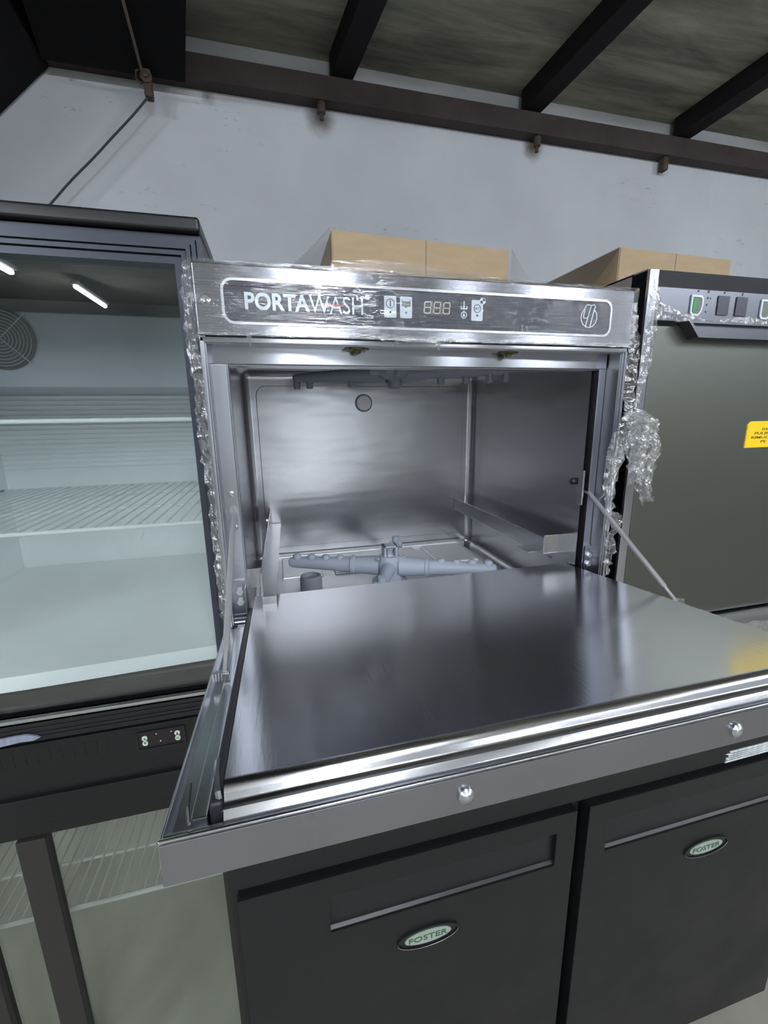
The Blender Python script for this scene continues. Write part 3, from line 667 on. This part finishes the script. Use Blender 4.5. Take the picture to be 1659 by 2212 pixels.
for k, (pts, w) in enumerate((
    ([K,(.590,-.022,-.196),(.574,-.028,-.222),(.566,-.028,-.248),(.561,-.024,-.285),(.557,-.02,-.305)], [.020,.030,.026,.024,.008,.003]),
    ([K,(.616,-.030,-.192),(.622,-.034,-.222),(.619,-.034,-.250),(.620,-.032,-.285),(.633,-.028,-.312)], [.024,.040,.034,.026,.022,.012]),
    ([K,(.602,-.034,-.200),(.598,-.038,-.232),(.601,-.036,-.262),(.603,-.030,-.280)], [.026,.036,.030,.022,.008]),
    ([K,(.589,-.014,-.22),(.583,-.012,-.28),(.585,-.010,-.33),(.590,-.006,-.38)], [.012,.014,.012,.010,.006]),
    ([(.588,-.006,-.325),(.600,-.010,-.338),(.602,-.008,-.355),(.596,-.004,-.372),(.601,-.004,-.40),(.598,-.002,-.44)], [.010,.026,.018,.012,.014,.006]))):
    b = bm_new(); crumple(b, pts, w, (1,-.25,.1), 10, 9, .0062, 95, 30+k)
    if k < 3: crumple(b, [Vector(p)+Vector((.002,-.010,.002)) for p in pts], [v*.8 for v in w], (1,.3,.1), 9, 9, .006, 120, 50+k)
    build('film_tail', b, M['film'], fw, 0)
fr = thing('stretch_film', (.75,.1,-.2), 'clear stretch film left on the closed dishwasher and over its carton', 'plastic film')
b = bm_new(); crumple(b, [(.626,-.004,.02),(.634,-.003,-.02),(.632,-.003,-.06),(.628,-.003,-.11),(.620,-.004,-.16)], [.012,.022,.020,.016,.008], (1,0,0), 6, 10, .003, 130, 71)
crumple(b, [(.645,.006,-.008),(.655,.008,-.022),(.70,.004,-.034),(.76,.006,-.040),(.83,.004,-.034),(.92,.006,-.040)], [.012,.026,.018,.012,.018,.012], (0,.3,1), 6, 14, .003, 110, 72)
build('film_hem', b, M['film'], fr, 0)
b = bm_new()
def drape2(u, v):
    p = Vector((.712,.168,.1225)).lerp(Vector((.712,.40,.1225)), v); q = Vector((.632,.17,RT+.002)).lerp(Vector((.632,.46,RT+.002)), v)
    r = p.lerp(q, u); r.z -= .012*math.sin(PI*u); return r
sheet(b, drape2, 10, 10); build('film_drape', b, M['film_drape'], fr, 60)
b = bm_new(); crumple(b, [(.86+.36*k/6, -.016, -.60) for k in range(7)], [.085]*7, (0,-.1,1), 10, 8, .006, 55, 80); build('film_sheet', b, M['film'], fr, 0)

# ------------------------------------------------------------------ black two-door undercounter fridge carrying the dishwashers
FY, FX0, FX1 = -.05, -.029, 1.150
uf = thing('undercounter_fridge', (.56,.3,-ZF), 'black two-door undercounter fridge with oval badges under the dishwashers', 'fridge')
b = bm_new()
box(b, FX0, FX1, FY+.03, .62, -1.545, -.80, .003); box(b, FX0-.001, FX1+.001, FY+.008, .62, -.842, DB-.001, .003)
box(b, FX0, FX0+.012, FY+.012, .1, -1.555, -.80, .002)
box(b, FX0+.03, FX1-.03, FY+.09, .58, -ZF, -1.545, .003)
build('cabinet', b, M['black'], uf)
for x0, x1, rx0, rx1, bx in ((FX0+.010,.549,.112,.5100,.2725),(.574,FX1-.002,.6160,1.105,.8630)):
    b = bm_new(); y0, y1, z0, z1 = FY, FY+.034, -1.555, -.851; r0, r1 = -.9600, -.8900
    # door leaf built round the recessed grip
    box(b, x0, x1, y0, y1, r1, z1, .002); box(b, x0, x1, y0, y1, z0, r0, .002); box(b, x0, rx0, y0, y1, r0-.002, r1+.002, .001); box(b, rx1, x1, y0, y1, r0-.002, r1+.002, .001)
    d = build('door', b, M['black'], uf, 30)
    b = bm_new(); prism(b, [(y0+.0035, r0-.001),(y0+.0085, r0+.004),(y0+.0110, r1),(y1-.001, r1),(y1-.001, r0-.001)], rx0, rx1, 'x')
    build('recessed_grip', b, M['black_frame'], d)
    b = bm_new(); zc = -1.0255
    ring(b, ellipse(bx,zc,.0545,.0212,56), ellipse(bx,zc,.0520,.0192,56), y0-.0035, y0+.001); build('badge_rim', b, M['black_frame'], d)
    b = bm_new(); tube(b, [(bx+.0535*math.cos(a), y0-.003, zc+.0205*math.sin(a)) for a in [PI*(1.03+k*.94/30) for k in range(31)]], .0008, 6); build('badge_chrome_line', b, M['trim_bright'], d)
    b = bm_new(); prism(b, ellipse(bx,zc,.0515,.0190,56), y0-.0012, y0+.001); build('badge_back', b, M['black_frame'], d)
    b = bm_new(); prism(b, ellipse(bx,zc,.0410,.0132,48), y0-.0026, y0-.001); build('badge_plate', b, M['badge'], d)
    b = bm_new(); text_bm(b, 'FOSTER', bx-.034, bx+.034, zc-.0056, zc+.0052, y0-.0026, .0006, .005); build('badge_lettering', b, M['badge_ink'], d)
b = bm_new(); box(b, .551, .572, FY+.026, FY+.031, -1.545, -.853, .001); build('centre_post', b, M['black_deep'], uf)
b = bm_new()
for k in range(5):
    z = -.8375+k*.0046; prism(b, [(.884+.008*k*.4, z-.0030),(1.06, z-.0016),(1.06, z+.0028),(.886+random.uniform(-.004,.014), z+.0030)], FY+.0066, FY+.0082)
build('paint_smear', b, M['white_mark'], uf)

# ------------------------------------------------------------------ glass-front display fridge at left
GX0, GX1, GY, GT, GB = -.655, -.0045, .15, .097, -.8275
gf = thing('display_fridge', (-.33,.45,GB), 'black glass-door display fridge with white shelves left of the open dishwasher', 'fridge')
b = bm_new()
box(b, GX0, GX1, GY+.03, .80, .040, GT, .003)                                  # top, sides, back, base
box(b, GX0, GX0+.03, GY+.035, .80, -.64, .05, .002); box(b, GX1-.030, GX1, GY+.035, .80, -.64, .05, .002)
box(b, GX0, GX1, .78, .80, -.64, .05); box(b, GX0, GX1, GY+.02, .80, -.735, -.632, .003); box(b, GX0, GX1-.03, GY+.02, .80, GB+.02, -.735, .003)
box(b, GX0-.002, GX1+.002, GY-.012, .80, .079, GT+.0005, .004, 3)
for x in (GX0+.05, GX1-.08):
    for y in (.22, .74): lathe(b, [(.02,0),(.02,.018),(.014,.021)], (x,y,GB), (0,0,1), 12)
build('cabinet', b, M['black_frame'], gf)
b = bm_new(); steps = [(0,.0),(.007,-.0035),(.014,-.007),(.021,-.0035),(.028,.001),(.0385,.006)]
for k, (ins, dy) in enumerate(steps[:-1]):
    ins2 = steps[k+1][0]-.0012
    o = [(GX0+ins,.0775-ins),(GX1-ins,.0775-ins),(GX1-ins,-.640+ins*.0),(GX0+ins,-.640)]; i_ = [(GX0+ins2,.0775-ins2),(GX1-ins2,.0775-ins2),(GX1-ins2,-.640),(GX0+ins2,-.640)]
    ring(b, o, i_, GY+dy, GY+.03)
df = build('door_frame', b, M['grey_frame'], gf, 20)
b = bm_new(); box(b, GX0+.001, GX1-.001, GY-.004, GY+.03, -.676, -.640, .002)
for z in (-.652,-.661,-.668): box(b, GX0+.004, GX1-.004, GY-.006, GY, z-.0025, z+.0025, .001)
build('lower_rail', b, M['black_frame'], df)
b = bm_new(); box(b, GX0+.004, GX1-.004, GY-.005, GY+.004, -.6395, -.6330, .0012); build('rail_bright_strip', b, M['trim_bright'], df)  # bright metal strip along the top of the lower rail
b = bm_new(); box(b, GX0+.036, GX1-.036, GY+.012, GY+.016, -.640, .042); build('glass_pane', b, M['glass'], df)
b = bm_new()                                                    # white lining
box(b, GX0+.03, GX1-.030, .772, .779, -.60, .045); box(b, GX0+.03, GX0+.036, .19, .775, -.60, .045); box(b, GX1-.036, GX1-.030, .19, .775, -.60, .045); box(b, GX0+.03, GX1-.03, .19, .775, .042, .048)
for k in range(18): box(b, GX0+.036, GX1-.036, .7665, .773, -.30+k*.0125, -.2965+k*.0125, .001)
build('lining', b, M['white_in'], gf)
b = bm_new()                                                    # loose white base board, its front edge askew
prism(b, [(GX1-.0365,.186),(GX1-.0365,.77),(GX0+.0365,.77),(GX0+.0365,.200),(-.50,.168),(-.3363,.1700)], -.596, -.570, 'z'); build('base_board', b, M['white_in'], gf)
b = bm_new(); box(b, GX0+.03, GX1-.03, .168, .775, -.640, -.599); build('base_well', b, M['black_frame'], gf)
b = bm_new(); box(b, GX0+.037, GX1-.037, .45, .765, -.107, .030, .003); box(b, GX0+.037, GX1-.037, .446, .452, -.1075, -.1050)
ev = build('fan_housing', b, M['grey_in'], gf)
b = bm_new(); fc = Vector((-.410,.449,-.020)); lathe(b, [(.056,0),(.056,.004),(.053,.006),(.051,.002),(0,.001)], fc, (0,-1,0), 40); build('fan_opening', b, M['fan_dark'], ev)
b = bm_new()
for r in (.008,.014,.020,.026,.032,.038,.044,.050): tube(b, [fc+Vector((r*math.cos(2*PI*k/32), -.006, r*math.sin(2*PI*k/32))) for k in range(32)], .0007, 5, closed=True)
for a in (.78, 2.35, 3.93, 5.5): tube(b, [fc+Vector((0,-.007,0)), fc+Vector((.066*math.cos(a),-.007,.066*math.sin(a)))], .0010, 5)
build('fan_guard', b, M['grey_in'], ev)
def wire_shelf(parent, x0, x1, y0, y1, z, n, m, cross=(), r=.0016, rim=.0035):
    b = bm_new(); tube(b, [(x0,y0,z),(x1,y0,z),(x1,y1,z),(x0,y1,z)], rim, 8, closed=True)
    for k in range(1, n): x = x0+(x1-x0)*k/n; tube(b, [(x,y0-.001,z+rim*.7),(x,y1,z+rim*.7)], r, 5)
    for y in cross: tube(b, [(x0,y,z-.001),(x1,y,z-.001)], rim*.8, 6)
    return build('wire_shelf', b, m, parent)
wire_shelf(gf, GX0+.042, GX1-.042, .225, .74, -.1735, 26, M['wire'], (.40,.58))
wire_shelf(gf, GX0+.042, GX1-.042, .215, .74, -.3490, 26, M['wire'], (.40,.58))
b = bm_new(); box(b, GX0+.002, GX1-.030, GY-.002, GY+.02, -.7795, -.680, .003); box(b, GX0, GX1-.029, GY-.010, GY+.03, GB+.0, -.775, .003); box(b, GX0+.002, GX1-.002, GY-.005, GY+.01, -.6835, -.6790, .001)
lp = build('vent_panel', b, M['black'], gf)
b = bm_new()
for k in range(19): x = -.2290-k*.0170; box(b, x-.0028, x+.0028, GY-.0026, GY+.001, -.7190, -.6940, .001)
build('vent_slot', b, M['black_deep'], lp)
b = bm_new(); ring(b, rrect(-.1845,-.1070,-.7270,-.6920,.001,2), rrect(-.1815,-.1100,-.7245,-.6945,.001,2), GY-.0050, GY-.001); build('thermostat_rim', b, M['black_frame'], lp)
b = bm_new(); prism(b, rrect(-.1815,-.1100,-.7245,-.6945,.001,2), GY-.0032, GY); th = build('thermostat', b, mat('thermostat_window', (34,26,30), .25), lp)
for cx in (-.1715, -.1200):
    b = bm_new(); prism(b, rrect(cx-.0042,cx+.0042,-.7190,-.7100,.0036), GY-.0044, GY-.003); prism(b, rrect(cx-.0042,cx+.0042,-.7092,-.7002,.0036), GY-.0044, GY-.003); build('thermostat_key', b, mat('pale_key', (206,222,198), .5), lp)
y = GY-.0044
for tri in ([(-.1735,-.7070),(-.1695,-.7070),(-.1715,-.7030)], [(-.1735,-.7120),(-.1695,-.7120),(-.1715,-.7160)], [(-.1222,-.7072),(-.1200,-.7085),(-.1178,-.7072),(-.1200,-.7022)]):
    b = bm_new(); prism(b, tri, y-.0004, y); build('key_symbol', b, M['ink_dark'], lp)
b = bm_new(); text_bm(b, 'SET', -.1228, -.1172, -.7155, -.7130, y, .0004); build('key_lettering', b, M['ink_dark'], lp)
for x, z, r in ((-.153,-.7000,.0011),(-.1475,-.7150,.0012),(-.1292,-.7000,.0010)):
    b = bm_new(); lathe(b, [(r,0),(r,.0005),(0,.0006)], (x,GY-.0032,z), (0,-1,0), 8); build('pilot_dot', b, M['ink_white'], lp)
b = bm_new(); prism(b, [(-.42,-.6610),(-.352,-.6575),(-.336,-.6575),(-.322,-.6625),(-.3165,-.6660),(-.326,-.6700),(-.345,-.6690),(-.376,-.6725),(-.42,-.6735)], GY-.0090, GY-.0060); build('paint_smear', b, M['blue_mark'], df)

# ------------------------------------------------------------------ lower glass cooler under it
cl = thing('bottle_cooler', (-.5,.45,-ZF), 'low glass-fronted cooler with one wire shelf beneath the display fridge', 'fridge')
CX0, CX1, CY = -1.06, -.033, .15
b = bm_new()
box(b, CX0, CX1, CY+.0, .80, -.860, GB-.0015, .003); box(b, CX0, CX0+.03, CY+.02, .80, -1.56, -.85, .002); box(b, CX1-.030, CX1, CY+.02, .80, -1.56, -.85, .002)
box(b, CX0, CX1, .78, .80, -1.56, -.85); box(b, CX0, CX1, CY+.02, .80, -ZF, -1.52, .003)
build('cabinet', b, M['black'], cl)
b = bm_new()
box(b, CX0+.03, CX1-.03, .772, .779, -1.52, -.860); box(b, CX0+.03, CX0+.036, .19, .775, -1.52, -.860); box(b, CX1-.036, CX1-.030, .19, .775, -1.52, -.860); box(b, CX0+.03, CX1-.03, .19, .775, -.868, -.860)
build('lining', b, M['cool_in'], cl)
b = bm_new(); box(b, CX0+.03, CX1-.03, .19, .775, -1.53, -1.515); box(b, CX0+.036, CX1-.036, .70, .772, -1.515, -1.35, .003); build('base_board', b, M['cool_floor'], cl)
wire_shelf(cl, -1.02, -.070, .225, .43, -1.118, 44, M['wire'], (.33,), .0024, .0050)
for x0, x1 in ((CX0,-.459),(-.388,CX1)):
    b = bm_new(); a = .042
    box(b, x0, x0+(.0435 if x0 > -.5 else a), CY-.004, CY+.018, -1.56, -.862, .002); box(b, x1-a, x1, CY-.004, CY+.018, -1.56, -.862, .002)
    box(b, x0, x1, CY-.004, CY+.018, -1.56, -1.51, .002)
    d = build('sliding_door', b, mat('dark_bronze_frame', (46,44,42), .45), cl)
    b = bm_new(); box(b, x0+.03, x1-.03, CY+.006, CY+.010, -1.52, -.862); build('glass_pane', b, M['glass_low'], d)
b = bm_new(); box(b, -.459, -.388, CY+.007, CY+.011, -1.56, -.862); build('fixed_glass', b, M['glass_low'], cl)

# ------------------------------------------------------------------ camera, world, look
yaw, pitch, roll = 2.44868112e-01, 2.21052300e-01, -1.43568139e-02
B_ = Matrix(((1,0,0),(0,0,-1),(0,1,0)))
Rz = Matrix(((math.cos(yaw),-math.sin(yaw),0),(math.sin(yaw),math.cos(yaw),0),(0,0,1)))
Rx = Matrix(((1,0,0),(0,math.cos(pitch),-math.sin(pitch)),(0,math.sin(pitch),math.cos(pitch))))
Rr = Matrix(((math.cos(roll),-math.sin(roll),0),(math.sin(roll),math.cos(roll),0),(0,0,1)))
R = Rr@Rx@B_@Rz                                                 # scene -> lens axes (right, down, forward)
cam = bpy.data.cameras.new('camera'); co = bpy.data.objects.new('camera', cam); C.objects.link(co)
rot = Matrix((R[0], -R[1], -R[2])).transposed()
co.matrix_world = Matrix.Translation((.0786263, -.5632789, -.1731235+ZF))@rot.to_4x4()
cam.sensor_fit = 'VERTICAL'; cam.sensor_height = 36; cam.lens = 921.64/2212*36; cam.clip_start = .01; cam.clip_end = 60
bpy.context.scene.camera = co
w = bpy.data.worlds.new('world'); bpy.context.scene.world = w; w.use_nodes = True
w.node_tree.nodes['Background'].inputs['Color'].default_value = (.55,.6,.7,1); w.node_tree.nodes['Background'].inputs['Strength'].default_value = .3
vs = bpy.context.scene.view_settings; vs.view_transform = 'Standard'; vs.look = 'None'; vs.gamma = 1; vs.use_curve_mapping = False; vs.exposure = .12
cy = bpy.context.scene.cycles
cy.use_denoising = True; cy.max_bounces = 12; cy.transparent_max_bounces = 24; cy.glossy_bounces = 8; cy.sample_clamp_indirect = 6; cy.caustics_reflective = True; cy.caustics_refractive = False; cy.blur_glossy = 1.0; cy.diffuse_bounces = 6
